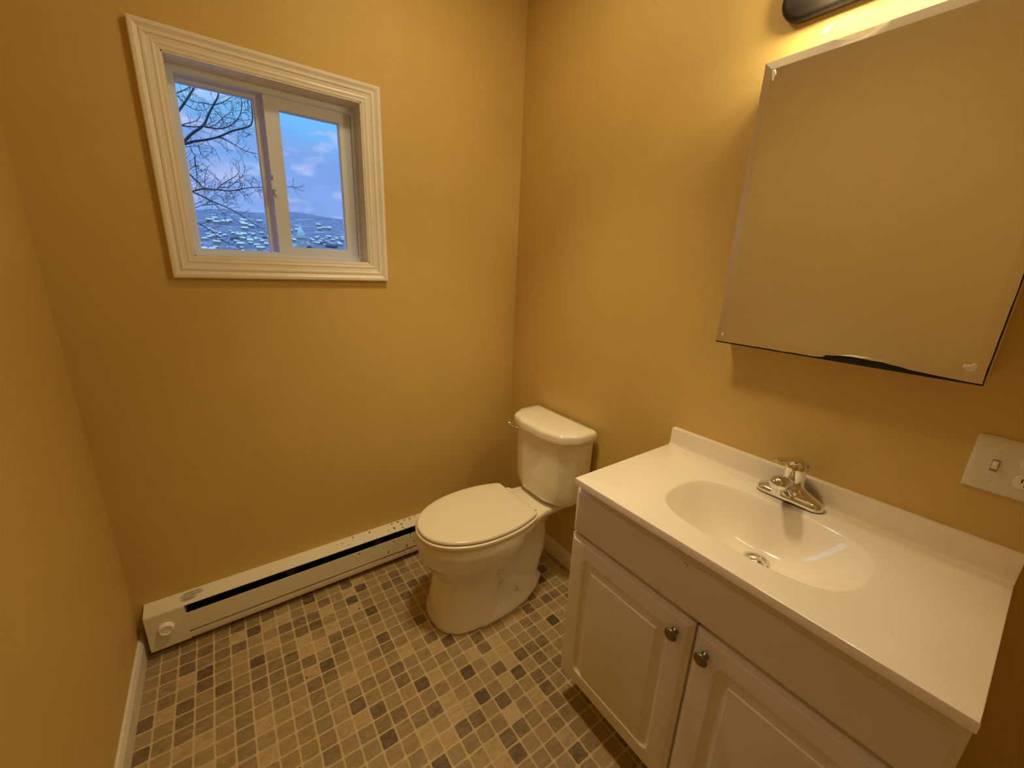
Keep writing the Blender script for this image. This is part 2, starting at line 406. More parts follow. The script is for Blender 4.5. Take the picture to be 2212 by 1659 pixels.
# mitred casing
OX0, OX1, OZ0, OZ1 = -1.3555, -.6685, 1.3515, 2.041
def casing():
    prof = [(0, 0), (0, .017), (.003, .019), (.010, .019), (.014, .0165), (.020, .0135), (.0225, .0155), (.028, .0155), (.031, .0125), (.040, .0105), (.046, .0115), (.050, .0095), (.058, .0085), (.060, .0065), (.0605, 0)]
    bm = bmesh.new()
    rings = []
    for u, h in prof:
        k = u / .0605
        x0 = OX0 + (WX0 + .003 - OX0) * k; x1 = OX1 + (WX1 - .003 - OX1) * k; z0 = OZ0 + (WZ0 + .003 - OZ0) * k; z1 = OZ1 + (WZ1 - .003 - OZ1) * k
        rings.append([(x0, -h, z0), (x1, -h, z0), (x1, -h, z1), (x0, -h, z1)])
    loft(bm, rings, False, False)
    return new('casing', bm, M_TRIM)
c = casing(); keep(c, win)
bm = bmesh.new()          # jamb liner
T = .006
for d in ((WX0, WX0 + T, -.006, .16, WZ0, WZ1), (WX1 - T, WX1, -.006, .16, WZ0, WZ1), (WX0, WX1, -.006, .16, WZ0, WZ0 + T), (WX0, WX1, -.006, .16, WZ1 - T, WZ1)): box(bm, *d)
keep(new('jamb', bm, M_TRIM), win)
def frame(name, x0, x1, z0, z1, wl, wr, wb, wt, y0, y1, mt, parent, bevel=.0015):
    """picture frame: mitred look, one mesh"""
    bm = bmesh.new()
    ix0, ix1, iz0, iz1 = x0 + wl, x1 - wr, z0 + wb, z1 - wt
    s = .004
    def rect(a, b, c, d, y): return [(a, y, c), (b, y, c), (b, y, d), (a, y, d)]
    rings = [rect(x0, x1, z0, z1, y1), rect(x0, x1, z0, z1, y0), rect(ix0 - s, ix1 + s, iz0 - s, iz1 + s, y0), rect(ix0, ix1, iz0, iz1, y0 + .004), rect(ix0, ix1, iz0, iz1, y1)]
    V = loft(bm, rings, False, False)
    a, b = V[-1], V[0]
    for i in range(4): bm.faces.new((a[i], a[(i + 1) % 4], b[(i + 1) % 4], b[i]))
    o = new(name, bm, mt); keep(o, parent); return o
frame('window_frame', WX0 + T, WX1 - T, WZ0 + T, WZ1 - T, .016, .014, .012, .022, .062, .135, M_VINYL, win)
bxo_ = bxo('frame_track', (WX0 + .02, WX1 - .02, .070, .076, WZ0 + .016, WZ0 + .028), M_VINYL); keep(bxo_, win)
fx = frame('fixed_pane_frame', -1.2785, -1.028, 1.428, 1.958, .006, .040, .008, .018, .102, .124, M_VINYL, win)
g = bxo('pane', (-1.274, -1.066, .111, .115, 1.434, 1.942), M_GLASS); keep(g, win)
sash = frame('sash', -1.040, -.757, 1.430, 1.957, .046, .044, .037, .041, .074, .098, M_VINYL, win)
g = bxo('pane', (-.996, -.799, .085, .089, 1.464, 1.919), M_GLASS); keep(g, win)
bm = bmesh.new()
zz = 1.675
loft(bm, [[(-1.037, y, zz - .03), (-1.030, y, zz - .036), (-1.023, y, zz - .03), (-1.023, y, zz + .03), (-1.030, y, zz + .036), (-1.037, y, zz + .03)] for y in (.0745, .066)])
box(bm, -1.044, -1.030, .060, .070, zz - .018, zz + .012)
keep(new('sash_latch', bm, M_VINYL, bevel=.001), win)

# ------------------------------------------------------------------ baseboard heater
H0, H1 = -1.611, -.40
ht = thing('baseboard_heater', 'long cream electric baseboard heater with rust spots under the window', 'heater', (-1.0, -.03, 0))
def run(name, prof, x0, x1, mt, bev=.001):
    bm = bmesh.new(); loft(bm, [[(x, y, z) for y, z in prof] for x in (x0, x1)]); o = new(name, bm, mt, bevel=bev); keep(o, ht); return o
XE = -1.4965
run('top_cover', [(0, .2), (-.05, .1865), (-.058, .1845), (-.0595, .181), (-.0565, .181), (-.049, .1835), (0, .196)], H0, H1, M_HEAT)
run('front_panel', [(-.0560, .146), (-.0585, .146), (-.0585, .066), (-.052, .062), (-.052, .066), (-.0560, .068)], XE, H1, M_HEAT, .0006)
run('bottom_lip', [(0, .030), (-.055, .030), (-.056, .033), (-.056, .054), (-.051, .058), (-.049, .054), (-.049, .036), (0, .034)], XE, H1, M_HEAT, .0006)
run('back_plate', [(0, .195), (-.006, .195), (-.006, .033), (0, .033)], H0, H1, M_DARK, 0)
bm = bmesh.new()
box(bm, XE, H1, -.044, -.012, .075, .13)
keep(new('heating_element', bm, M_DARK), ht)
for x in (-1.165, -.80): keep(bxo('bracket', (x, x + .03, -.0545, -.02, .12, .181), M_DARK), ht)
bm = bmesh.new()
pr = [(0, .1995), (-.05, .186), (-.0575, .184), (-.0605, .180), (-.0605, .033), (-.057, .030), (0, .030)]
loft(bm, [[(x, y, z) for y, z in pr] for x in (H0, XE)])
ec = new('end_cap', bm, M_HEAT, bevel=.0015); keep(ec, ht)

bm = bmesh.new()
kc = (-1.556, -.0605, .1165)
revolve(bm, [(.024, 0), (.024, .004), (.0225, .006), (.0215, .0135), (.0195, .0155), (.0165, .0155), (.0155, .0125), (0, .0125)], kc, (0, -1, 0), 32)
for k in range(4):
    a = k * pi / 2 + .5
    p = Vector(kc) + Vector((cos(a) * .0085, -.0127, sin(a) * .0085))
    revolve(bm, [(.0032, 0), (.0032, .0016), (0, .0018)], p, (0, -1, 0), 10)
kn = new('thermostat_knob', bm, M_SWITCH, smooth=True, angle=.5); keep(kn, ht)
bm = bmesh.new()
for k, (x0, x1, y) in enumerate([(-1.505, -1.44, -.014), (-1.512, -1.435, -.024), (-1.51, -1.455, -.034), (-1.505, -1.462, -.041)]):
    z = .2 + y * .27 + .0004
    pts = [(x0, y - .002), (x0 + .01, y - .004), (x1 - .012, y - .0035), (x1, y), (x1 - .014, y + .003), (x0 + .012, y + .003)]
    vs = [bm.verts.new((x, yy, .2 + yy * .27 + .0006)) for x, yy in pts]; bm.faces.new(vs)
keep(new('scuff_marks', bm, M_SCUFF), ht)

# ------------------------------------------------------------------ toilet
TYC = -.452
tl = thing('toilet', 'white two-piece toilet with closed oval lid in the corner', 'toilet', (-.35, TYC, 0))
def egg(xf, xb, wdt, z, n=56, pf=2.1, pb=2.6, xm=None):
    """closed outline, widest at xm, nose towards -x"""
    if xm is None: xm = xb + (xf - xb) * .46
    out = []
    for k in range(n):
        a = 2 * pi * k / n; c_, s_ = cos(a), sin(a)
        p = pf if c_ > 0 else pb
        ex = abs(c_) ** (2 / p) * (1 if c_ > 0 else -1); ey = abs(s_) ** (2 / p) * (1 if s_ > 0 else -1)
        x = xm + (xf - xm) * ex if c_ > 0 else xm - (xb - xm) * ex
        out.append((x, TYC + wdt * ey, z))
    return out
bm = bmesh.new()
loft(bm, [egg(*r[:4], pf=r[4], pb=r[5], xm=r[6]) for r in [
    (-.703, -.43, .150, .000, 2.6, 3.5, -.52), (-.702, -.43, .150, .012, 2.6, 3.5, -.52), (-.694, -.43, .140, .045, 2.6, 3.4, -.52),
    (-.682, -.42, .128, .11, 2.6, 3.2, -.52), (-.672, -.40, .122, .17, 2.5, 3.0, -.51), (-.668, -.39, .122, .205, 2.4, 2.8, -.50),
    (-.680, -.36, .134, .232, 2.3, 2.6, -.48), (-.705, -.33, .157, .262, 2.2, 2.5, -.47), (-.727, -.30, .176, .30, 2.15, 2.4, -.46), (-.740, -.285, .187, .335, 2.1, 2.4, -.46),
    (-.744, -.28, .190, .368, 2.1, 2.4, -.46), (-.742, -.27, .188, .392, 2.1, 2.4, -.46), (-.735, -.27, .182, .405, 2.1, 2.4, -.46), (-.71, -.28, .165, .410, 2.1, 2.4, -.46)]])
# deck under the tank
def deckring(z, g, xb=-.03):
    pts = [(-.45, -.178 + g), (-.45, .178 - g), (-.32, .166 - g), (-.25, .132 - g), (-.20, .118 - g), (xb - g, .112 - g), (xb - g, -.112 + g), (-.20, -.118 + g), (-.25, -.132 + g), (-.32, -.166 + g)]
    return [(x, TYC + y, z) for x, y in roundpoly(pts, .012, 3)]
loft(bm, [deckring(.352, .035, -.06), deckring(.372, .010), deckring(.384, 0), deckring(.404, 0), deckring(.410, .005)])
# trapway and leg under the deck
def trap(path, rads): 
    tube(bm, smoothline([(x, TYC, z) for x, z in path], 6), [0] * 0 or [rads[min(int(i / 6), len(rads) - 1)] + (rads[min(int(i / 6) + 1, len(rads) - 1)] - rads[min(int(i / 6), len(rads) - 1)]) * ((i % 6) / 6) for i in range((len(path) - 1) * 6 + 1)], 20)
trap([(-.50, .17), (-.41, .115), (-.345, .135), (-.312, .215), (-.268, .300), (-.205, .318), (-.158, .265), (-.155, .17), (-.185, .09), (-.21, .02)], [.085, .066, .056, .050, .048, .047, .046, .048, .054, .062])
# webs of the pedestal and the foot flange
def footring(z, g):
    return [(x, TYC + y, z) for x, y in roundpoly([(-.56, -.156 + g), (-.56, .156 - g), (-.42, .160 - g), (-.30, .140 - g), (-.21, .100 - g), (-.145 - g, .05 - g), (-.145 - g, -.05 + g), (-.21, -.100 + g), (-.30, -.140 + g), (-.42, -.160 + g)], .03, 3)]
loft(bm, [footring(0, 0), footring(.012, .0), footring(.026, .012), footring(.034, .03)])
box(bm, -.50, -.17, TYC - .016, TYC + .016, .0, .30)
loft(bm, [[(x, TYC + y, z) for x, y in roundpoly([(-.33, -w_), (-.33, w_), (-.10, w_), (-.10, -w_)], .03, 3)] for z, w_ in ((.29, .040), (.33, .062), (.365, .088))])
body = new('bowl', bm, M_PORC, smooth=True, angle=4)
rm = body.modifiers.new('union', 'REMESH'); rm.mode = 'VOXEL'; rm.voxel_size = .0045; rm.use_smooth_shade = True
smd = body.modifiers.new('soften', 'SMOOTH'); smd.factor = .5; smd.iterations = 8
keep(body, tl)
for s in (-1, 1):
    bm = bmesh.new()
    revolve(bm, [(.0155, 0), (.0155, .006), (.0135, .014), (.008, .019), (0, .0205)], (-.312, TYC + s * .098, .033), (0, s * .12, 1), 20, cap1=False)
    o = new('bolt_cap', bm, M_PORC, smooth=True, angle=4); keep(o, tl)
# seat ring and lid
def lidring(z, g):
    n = 64; out = []
    xm = -.47
    for k in range(n):
        a = 2 * pi * k / n; c_, s_ = cos(a), sin(a)
        if c_ > 0:
            x = xm + (-.742 + g - xm) * abs(c_) ** (2 / 2.1)
            y = (.186 - g) * (abs(s_) ** (2 / 2.1)) * (1 if s_ > 0 else -1)
        else:
            q = abs(c_) ** .9
            x = xm + (-.272 - g - xm) * min(1, abs(c_) * 1.32)
            y = (.186 - g) * (1 if s_ > 0 else -1) * (1 - .21 * min(1, abs(c_) * 1.32) ** 2.2)
            if abs(c_) * 1.32 > 1:
                y = (.186 - g) * .79 * (s_ / .6527)
        out.append((x, TYC + y, z))
    return out
bm = bmesh.new()
loft(bm, [lidring(.4105, .004), lidring(.412, .001), lidring(.415, -.002), lidring(.425, -.002), lidring(.428, .001), lidring(.429, .006)])
keep(new('seat', bm, M_SEAT, smooth=True, angle=.7), tl)
bm = bmesh.new()
loft(bm, [lidring(.4315, .012), lidring(.4325, .006), lidring(.4350, .0035), lidring(.4405, .0035), lidring(.4445, .0065), lidring(.4462, .012), lidring(.4472, .05), lidring(.4475, .12)])
keep(new('lid', bm, M_SEAT, smooth=True, angle=.7), tl)
for s in (-1, 1):
    bm = bmesh.new()
    loft(bm, [[(x, TYC + s * .085 + y, z) for x, y in roundpoly([(-.285 + g, -.022 + g), (-.285 + g, .022 - g), (-.247 - g, .022 - g), (-.247 - g, -.022 + g)], .008, 3)] for z, g in ((.415, 0), (.428, 0), (.432, .003))])
    keep(new('seat_hinge', bm, M_SEAT, smooth=True, angle=.7), tl)
# tank
def tankring(z, g, xf=-.205, wd=.19):
    pts = [(-.018 - g * .4, -wd + g), (-.018 - g * .4, wd - g), (-.12, wd - g), (xf + .028 + g, wd * .80 - g * .6), (xf + g, .07), (xf + g, -.07), (xf + .028 + g, -wd * .80 + g * .6), (-.12, -wd + g)]
    return [(x, TYC + y, z) for x, y in roundpoly(pts, [.014, .014, .06, .05, .1, .1, .05, .06], 6)]
bm = bmesh.new()
loft(bm, [tankring(.4195, .045), tankring(.422, .028), tankring(.432, .016), tankring(.450, .009), tankring(.48, .006), tankring(.56, .003), tankring(.74, 0)])
keep(new('tank', bm, M_PORC, smooth=True, angle=.9), tl)
bm = bmesh.new()
K = dict(xf=-.222, wd=.203)
loft(bm, [tankring(.737, .006, **K), tankring(.740, 0, **K), tankring(.764, -.001, **K), tankring(.772, .003, **K), tankring(.777, .012, **K), tankring(.778, .05, **K)])
keep(new('tank_lid', bm, M_PORC, smooth=True, angle=.9), tl)
bm = bmesh.new()
hp = Vector((-.160, TYC + .180, .700)); hd = Vector((-.80, .60, 0)).normalized()
revolve(bm, [(.018, -.006), (.018, .003), (.014, .007), (.008, .009), (.008, .011), (.010, .013), (.010, .017), (.006, .020), (0, .021)], hp, hd, 20)
q = hp + hd * .015
tube(bm, [q, q + Vector((-.010, .010, .004)), q + Vector((-.018, .020, .009)), q + Vector((-.022, .026, .012))], [.009, .0095, .0105, .006], 12)
keep(new('flush_lever', bm, M_CHROME, smooth=True, angle=.8), tl)

# ------------------------------------------------------------------ vanity
VY0, VY1 = -.9745, -1.766; VXF = -.443; VTOP = .8316
van = thing('vanity_cabinet', 'white two-door bathroom vanity cabinet under the sink top', 'cabinet', (-.22, -1.37, 0))
bm = bmesh.new()
pr = [(0, 0), (-.385, 0), (-.385, .105), (VXF, .105), (VXF, VTOP), (0, VTOP)]
bm.free()
for ya, yb in ((VY0, VY0 - .016), (VY1 + .016, VY1)):
    bm = bmesh.new(); loft(bm, [[(x, y, z) for x, z in pr] for y in (ya, yb)])
    keep(new('side_panel', bm, M_CAB, bevel=.0008), van)
bm = bmesh.new()
box(bm, VXF, VXF + .018, VY1 + .016, VY0 - .016, .105, .135); box(bm, VXF, VXF + .018, VY1 + .016, VY0 - .016, .645, .670); box(bm, VXF, VXF + .018, VY1 + .016, VY0 - .016, .80, VTOP)
box(bm, VXF, VXF + .018, VY0 - .045, VY0 - .016, .105, VTOP); box(bm, VXF, VXF + .018, VY1 + .016, VY1 + .045, .105, VTOP); box(bm, VXF, VXF + .018, -1.40, -1.35, .105, .67)
keep(new('face_frame', bm, M_CAB), van)
bm = bmesh.new(); box(bm, -.385, -.37, VY1 + .016, VY0 - .016, 0, .105); box(bm, VXF + .018, -.005, VY1 + .016, VY0 - .016, .105, .12); box(bm, -.012, -.004, VY1 + .016, VY0 - .016, .12, .70)
keep(new('toe_kick', bm, M_CAB), van)
def panel(name, ya, yb, z0, z1, steps, x=-.463, th=.0195):
    """front panel facing -x; steps = [(inset, depth, corner radius)]"""
    bm = bmesh.new(); rings = []
    def rr(g, d, r):
        return [(x + d, y, z) for y, z in roundpoly([(ya - g, z0 + g), (ya - g, z1 - g), (yb + g, z1 - g), (yb + g, z0 + g)], max(r, .0004), 5)]
    rings.append(rr(0, th, .0008)); 
    for g, d, r in steps: rings.append(rr(g, d, r))
    loft(bm, rings)
    o = new(name, bm, M_CAB, smooth=True, angle=.35); keep(o, van); return o
edge = [(0, .0105, .001), (.0010, .0082, .001), (.0025, .0074, .001), (.0100, .0034, .001), (.0108, .0030, .001), (.0126, .0002, .001), (.0134, 0, .001)]
groove = [(.056, 0, .020), (.059, .0035, .020), (.064, .0075, .018), (.070, .0090, .014), (.075, .0084, .004), (.0865, .0034, .001), (.0878, .0030, .001), (.0900, .0004, .0008), (.092, .0001, .0008)]
panel('drawer_front', -.9725, -1.7675, .663, .812, edge)
knobs = [(-1.333, .603), (-1.4085, .6015)]
for (ya, yb), (ky, kz) in zip(((-.9715, -1.3735), (-1.3785, -1.7685)), knobs):
    d = panel('door', ya, yb, .115, .654, edge + groove)
    bm = bmesh.new()
    revolve(bm, [(.0085, 0), (.0085, .002), (.0055, .005), (.005, .012), (.0085, .0155), (.0148, .018), (.0158, .0195), (.0155, .0215), (.0125, .0245), (.007, .0265), (0, .0272)], (-.463, ky, kz), (-1, 0, 0), 28, cap1=False)
    kk = new('knob', bm, M_PEWTER, smooth=True, angle=1.0)
    kk.parent = d; kk.matrix_parent_inverse = Matrix.Translation(-van.location) @ Matrix.Identity(4)
    kk.matrix_parent_inverse = Matrix.Identity(4)
# little chip marks in the drawer front's foil
bm = bmesh.new()
for (px, py), (qx, qy) in (((1476, 1211), (1484, 1221)), ((1482, 1218), (1488, 1226))):
    a = bp(px, py, 0, -.46335); b_ = bp(qx, qy, 0, -.46335); a.x = b_.x = -.46335
    n_ = Vector((0, (b_ - a).z, -(b_ - a).y)).normalized() * .0016
    bm.faces.new([bm.verts.new(p) for p in (a, a + n_ + (b_ - a) * .3, b_, a - n_ * .3 + (b_ - a) * .6)])
keep(new('foil_chip', bm, M_DESILVER), van)

# countertop with integral bowl
ct = thing('sink_top', 'white moulded sink top with oval basin and backsplash on the vanity', 'sink', (-.24, -1.375, VTOP))
CX0, CX1, CY0, CY1, CZ = -.483, -.001, -.9828, -1.7682, .8516
bc = Vector((-.262, -1.383)); ha, hb = .1415, .209
dc = Vector((-.222, -1.385))
NA = 96
angs = [2 * pi * k / NA for k in range(NA)]
for cx_, cy_ in ((CX0, CY0), (CX0, CY1), (CX1, CY0), (CX1, CY1)):
    a = atan2(cy_ - bc.y, cx_ - bc.x) % (2 * pi)
    k = min(range(NA), key=lambda q: abs(angs[q] - a)); angs[k] = a
def rect_pt(a, g=0):
    c_, s_ = cos(a), sin(a); ts = []
    for lim, d, b0 in ((CX0 + g, c_, bc.x), (CX1 - g, c_, bc.x), (CY0 - g, s_, bc.y), (CY1 + g, s_, bc.y)):
        if abs(d) > 1e-9:
            q = (lim - b0) / d
            if q > 0: ts.append(q)
    q = min(ts); return (bc.x + c_ * q, bc.y + s_ * q)
def oval_pt(a, k=1.0, cen=None, add=0):
    c_, s_ = cos(a), sin(a); p = 3.0
    r_ = (abs(c_ / ha) ** p + abs(s_ / hb) ** p) ** (-1 / p) * k + add
    cen = cen or bc
    return (cen.x + c_ * r_, cen.y + s_ * r_)
bm = bmesh.new(); rings = []
rings.append([(*rect_pt(a, .03), CZ - .02) for a in angs]); rings.append([(*rect_pt(a), CZ - .02) for a in angs])
rings.append([(*rect_pt(a), CZ - .0025) for a in angs]); rings.append([(*rect_pt(a, .0008), CZ - .0007) for a in angs]); rings.append([(*rect_pt(a, .0025), CZ) for a in angs])
for add, dz in ((.05, 0), (.012, 0), (.006, -.0002), (.002, -.0012), (0, -.003), (-.003, -.0065)):
    rings.append([(*oval_pt(a, 1, None, add), CZ + dz) for a in angs])
rd = .024
for k in range(1, 15):
    s = k / 14
    # walls fall quickly at the sides, floor dips to the drain
    zz_ = -.0065 - .113 * (sin(s * pi / 2) ** 1.15)
    f_ = 1 - s
    ring = []
    for a in angs:
        ox, oy = oval_pt(a, 1, None, -.003)
        ix, iy = dc.x + rd * cos(a), dc.y + rd * sin(a)
        e = f_ ** .80
        ring.append((ix + (ox - ix) * e, iy + (oy - iy) * e, CZ + zz_))
    rings.append(ring)
loft(bm, rings, False, False)
top = new('countertop', bm, M_TOP, smooth=True, angle=.7); keep(top, ct)
ZD = CZ - .1195
bm = bmesh.new()       # backsplash, coved foot
pr = [(0, CZ - .001), (-.027, CZ - .0005), (-.0235, CZ + .0015), (-.0215, CZ + .006), (-.020, CZ + .014), (-.0195, CZ + .066), (-.0185, CZ + .0705), (-.016, CZ + .0715), (0, CZ + .0715)]
BS = .0595
pr = [(x, CZ + (z - CZ) * BS / .0715) for x, z in pr]
loft(bm, [[(x, y, z) for x, z in pr] for y in (CY0 - .0003, CY1 + .0003)])
keep(new('backsplash', bm, M_TOP, smooth=True, angle=.5), ct)
bm = bmesh.new()
revolve(bm, [(.031, -.0005), (.031, .0012), (.028, .0028), (.0235, .0022), (.0215, -.002), (.021, -.02), (0, -.02)], (dc.x, dc.y, ZD), (0, 0, 1), 32)
dr = new('drain_flange', bm, M_CHROME, smooth=True, angle=.8); keep(dr, ct)
bm = bmesh.new()
revolve(bm, [(.006, -.018), (.006, -.004), (.0165, -.001), (.0175, .001), (.0165, .003), (.011, .0052), (0, .006)], (dc.x, dc.y, ZD + .001), (.10, .05, 1), 28, cap1=False)
keep(new('drain_stopper', bm, M_CHROME, smooth=True, angle=.8), ct)

# ------------------------------------------------------------------ faucet
FX, FY = -.064, -1.375
fc = thing('faucet', 'chrome single-lever faucet on the back ledge of the sink', 'faucet', (FX, FY, CZ))
def stad(z, g, ln=.079, rad=.0255, n=12, xo=0):
    out = []
    for s, a0 in ((1, 0), (-1, pi)):
        for k in range(n + 1):
            a = a0 + pi * k / n
            out.append((FX + xo + (rad - g) * cos(a), FY + s * (ln - rad) + (rad - g) * sin(a), CZ + z))
    return out
bm = bmesh.new(); loft(bm, [stad(.0002, .001, .080, .0265), stad(.003, .001, .080, .0265), stad(.0032, .004)])
keep(new('gasket', bm, M_BLACK, smooth=True, angle=.6), fc)
bm = bmesh.new()
def bodyring(z, k):      # pinches from a stadium base to a round neck
    out = []; n = 48
    for i in range(n):
        a = 2 * pi * i / n; c_, s_ = cos(a), sin(a)
        px_ = .0255 * c_; py_ = .0535 * (1 if s_ >= 0 else -1) * min(1, abs(s_) * 9) + .0255 * s_
        rx, ry = .0245 * c_ + .002, .0245 * s_
        out.append((FX + px_ * (1 - k) + rx * k, FY + py_ * (1 - k) + ry * k, CZ + z))
    return out
def base_r(z, g):
    out = []; n = 48
    for i in range(n):
        a = 2 * pi * i / n; c_, s_ = cos(a), sin(a)
        out.append((FX + (.0255 - g) * c_, FY + (.0535) * max(-1, min(1, s_ * 9)) + (.0255 - g) * s_, CZ + z))
    return out
loft(bm, [base_r(.003, .0), base_r(.014, .0004), base_r(.018, .003), base_r(.0205, .008), bodyring(.024, .30), bodyring(.030, .56), bodyring(.038, .82), bodyring(.047, .97), bodyring(.064, 1.0)])
keep(new('base', bm, M_CHROME, smooth=True, angle=1.2), fc)
bm = bmesh.new()   # spout towards the basin
sp_ = smoothline([(FX + .004, FY, CZ + .022), (FX - .030, FY, CZ + .044), (FX - .068, FY, CZ + .066), (FX - .100, FY, CZ + .076), (FX - .120, FY, CZ + .073)], 6)
rs = [.022] * 6 + [.021] * 6 + [.0205] * 7 + [.020, .0185, .0165, .0135, .010, .004]
tube(bm, sp_, rs[:len(sp_)], 24)
revolve(bm, [(.0115, 0), (.0115, .024), (.009, .024), (.009, .020), (0, .020)], (FX - .100, FY, CZ + .072), (-.1, 0, -1), 20)
keep(new('spout', bm, M_CHROME, smooth=True, angle=1.2), fc)
bm = bmesh.new()
revolve(bm, [(.0236, 0), (.0236, .0016), (.0228, .002)], (FX + .002, FY, CZ + .0635), (0, 0, 1), 32)
revolve(bm, [(.0246, 0), (.0252, .003), (.0245, .028), (.0225, .040), (.018, .047), (0, .050)], (FX + .002, FY, CZ + .066), (-.10, 0, 1), 32, cap1=False)
hub = new('handle_hub', bm, M_CHROME, smooth=True, angle=1.0); keep(hub, fc)
bm = bmesh.new()         # curved paddle lever
pts = [(.0255, .070, .006), (.0265, .084, .013), (.021, .100, .0185), (.008, .111, .020), (-.012, .118, .0175), (-.036, .1215, .014), (-.060, .1235, .012), (-.078, .1245, .0105), (-.083, .1245, .007)]
LR = Matrix.Rotation(-.32, 3, 'Z')
rings = []
for i, (x, z, hw) in enumerate(pts):
    a = pts[max(i - 1, 0)]; b_ = pts[min(i + 1, len(pts) - 1)]
    d = Vector((b_[0] - a[0], 0, b_[1] - a[1])).normalized(); nn = Vector((-d.z, 0, d.x)); nn = nn if nn.z > 0 or nn.x > 0 else -nn
    ring = []
    for k in range(20):
        q = 2 * pi * k / 20
        th = .0042 if sin(q) > 0 else .0030
        ring.append(Vector((FX + .002, FY, CZ + z)) + LR @ (Vector((x, 0, 0)) + Vector((0, 1, 0)) * hw * cos(q) + nn * th * sin(q)))
    rings.append(ring)
loft(bm, rings)
lv = new('lever', bm, M_CHROME, smooth=True, angle=1.2); keep(lv, fc)
bm = bmesh.new(); revolve(bm, [(.0036, 0), (.0036, .0008), (0, .001)], (FX - .0232, FY + .003, CZ + .092), (-1, .1, 0), 16)
keep(new('red_dot', bm, mat('dark_red_dot', (.10, .01, .01), .3)), fc)
bm = bmesh.new(); revolve(bm, [(.0045, 0), (.006, .003), (.0055, .007), (.003, .0095), (0, .010)], (FX - .0215, FY - .006, CZ + .0145), (-.6, 0, 1), 18, cap1=False)
keep(new('lift_rod_knob', bm, M_CHROME, smooth=True, angle=2), fc)

# ------------------------------------------------------------------ mirror cabinet
MY0, MY1, MZ0, MZ1, MX = -1.0993, -1.6346, 1.2400, 1.9400, -.062
mc = thing('mirror_cabinet', 'wall cabinet with an old mirror door, its lower edge chipped black', 'mirror cabinet', (0, -1.367, 1.59))
keep(bxo('cabinet_box', (-.0525, -.0005, -1.6345, -1.110, 1.246, 1.930), M_TRIM, bevel=.001), mc)
# mirror plate outline: nibbled bottom edge with a long blackened chip, top edge with a pale chip
RB = random.Random(3)
def ragged(a, b, n, amp):
    return [Vector(a).lerp(Vector(b), k / n) + Vector((0, RB.uniform(-amp, amp) if 0 < k < n else 0)) for k in range(n + 1)]
chipB = [(-1.3690, 1.2432), (-1.3740, 1.2490), (-1.3860, 1.2500), (-1.40, 1.2525), (-1.4220, 1.2548), (-1.4400, 1.2542), (-1.4620, 1.2528), (-1.4780, 1.2530), (-1.4950, 1.2505), (-1.5120, 1.2490), (-1.5260, 1.2460), (-1.5560, 1.2440), (-1.590, 1.2420), (-1.612, 1.2408)]
chipT = [(-1.3385, 1.9400), (-1.3290, 1.9350), (-1.3150, 1.9310), (-1.2990, 1.9285), (-1.2830, 1.9300), (-1.2670, 1.9320), (-1.2520, 1.9360), (-1.2430, 1.9400)]
keep(bxo('backing_board', (-.0572, -.0525, MY1, MY0 + .0008, MZ0 - .0032, MZ1), M_BLACK), mc)
outl = [Vector((MY0, MZ0 + .0006))] + [Vector((y, MZ0 + .0004 + RB.uniform(0, .0012))) for y in (-1.14, -1.18, -1.20, -1.22, -1.25, -1.27, -1.285, -1.31, -1.33, -1.35)] + [Vector(p) for p in chipB] + [Vector((MY1 + .0015, MZ0 + .0006))]
outl += [Vector((MY1 + .0012 + RB.uniform(0, .0012), MZ0 + k * .7 / 24)) for k in range(1, 24)] + [Vector((MY1 + .0015, MZ1))]
outl += [Vector(p) for p in chipT] + [Vector((MY0, MZ1))] + [Vector((MY0 - RB.uniform(0, .0010), MZ1 - k * .7 / 20)) for k in range(1, 20)]
BV = .019
def clampbv(p, g): return Vector((min(max(p.x, MY1 + g), MY0 - g), min(max(p.y, MZ0 + g), MZ1 - g)))
inner = [clampbv(p, BV) for p in outl]
# glass back / front with sloped bevel band
bm = bmesh.new()
rb = [bm.verts.new((-.0573, p.x, p.y)) for p in outl]
re = [bm.verts.new((-.0604, p.x, p.y)) for p in outl]
rf = [bm.verts.new((-.0620, p.x, p.y)) for p in inner]
n_ = len(outl)
for i in range(n_):
    j = (i + 1) % n_
    bm.faces.new((rb[i], rb[j], re[j], re[i]))
    if (inner[i] - inner[j]).length < 1e-7: f = bm.faces.new((re[i], re[j], rf[i]))
    else: f = bm.faces.new((re[i], re[j], rf[j], rf[i]))
    f.material_index = 1
bmesh.ops.remove_doubles(bm, verts=bm.verts, dist=1e-6)
c4 = [(MY0 - BV, MZ0 + BV), (MY1 + BV, MZ0 + BV), (MY1 + BV, MZ1 - BV), (MY0 - BV, MZ1 - BV)]
front = []
for v in bm.verts:
    if abs(v.co.x + .0620) < 1e-6: front.append(v)
cy_, cz_ = (MY0 + MY1) / 2, (MZ0 + MZ1) / 2
for x_, y_ in c4:
    if not any(abs(v.co.y - x_) < 1e-5 and abs(v.co.z - y_) < 1e-5 for v in front): front.append(bm.verts.new((-.0620, x_, y_)))
front.sort(key=lambda v: atan2(v.co.z - cz_, v.co.y - cy_))
bm.faces.new(front)
md = new('mirror', bm, [M_MIRROR, M_BEVEL]); keep(md, mc)
bm = bmesh.new()          # pale paper showing in the top chip
vs = [bm.verts.new((-.0590, y, z)) for y, z in chipT]; bm.faces.new(vs)
keep(new('chip_backing', bm, mat('pale_backing_paper', (.85, .72, .48), .6, noise_amt=.15, noise_scale=60)), mc)
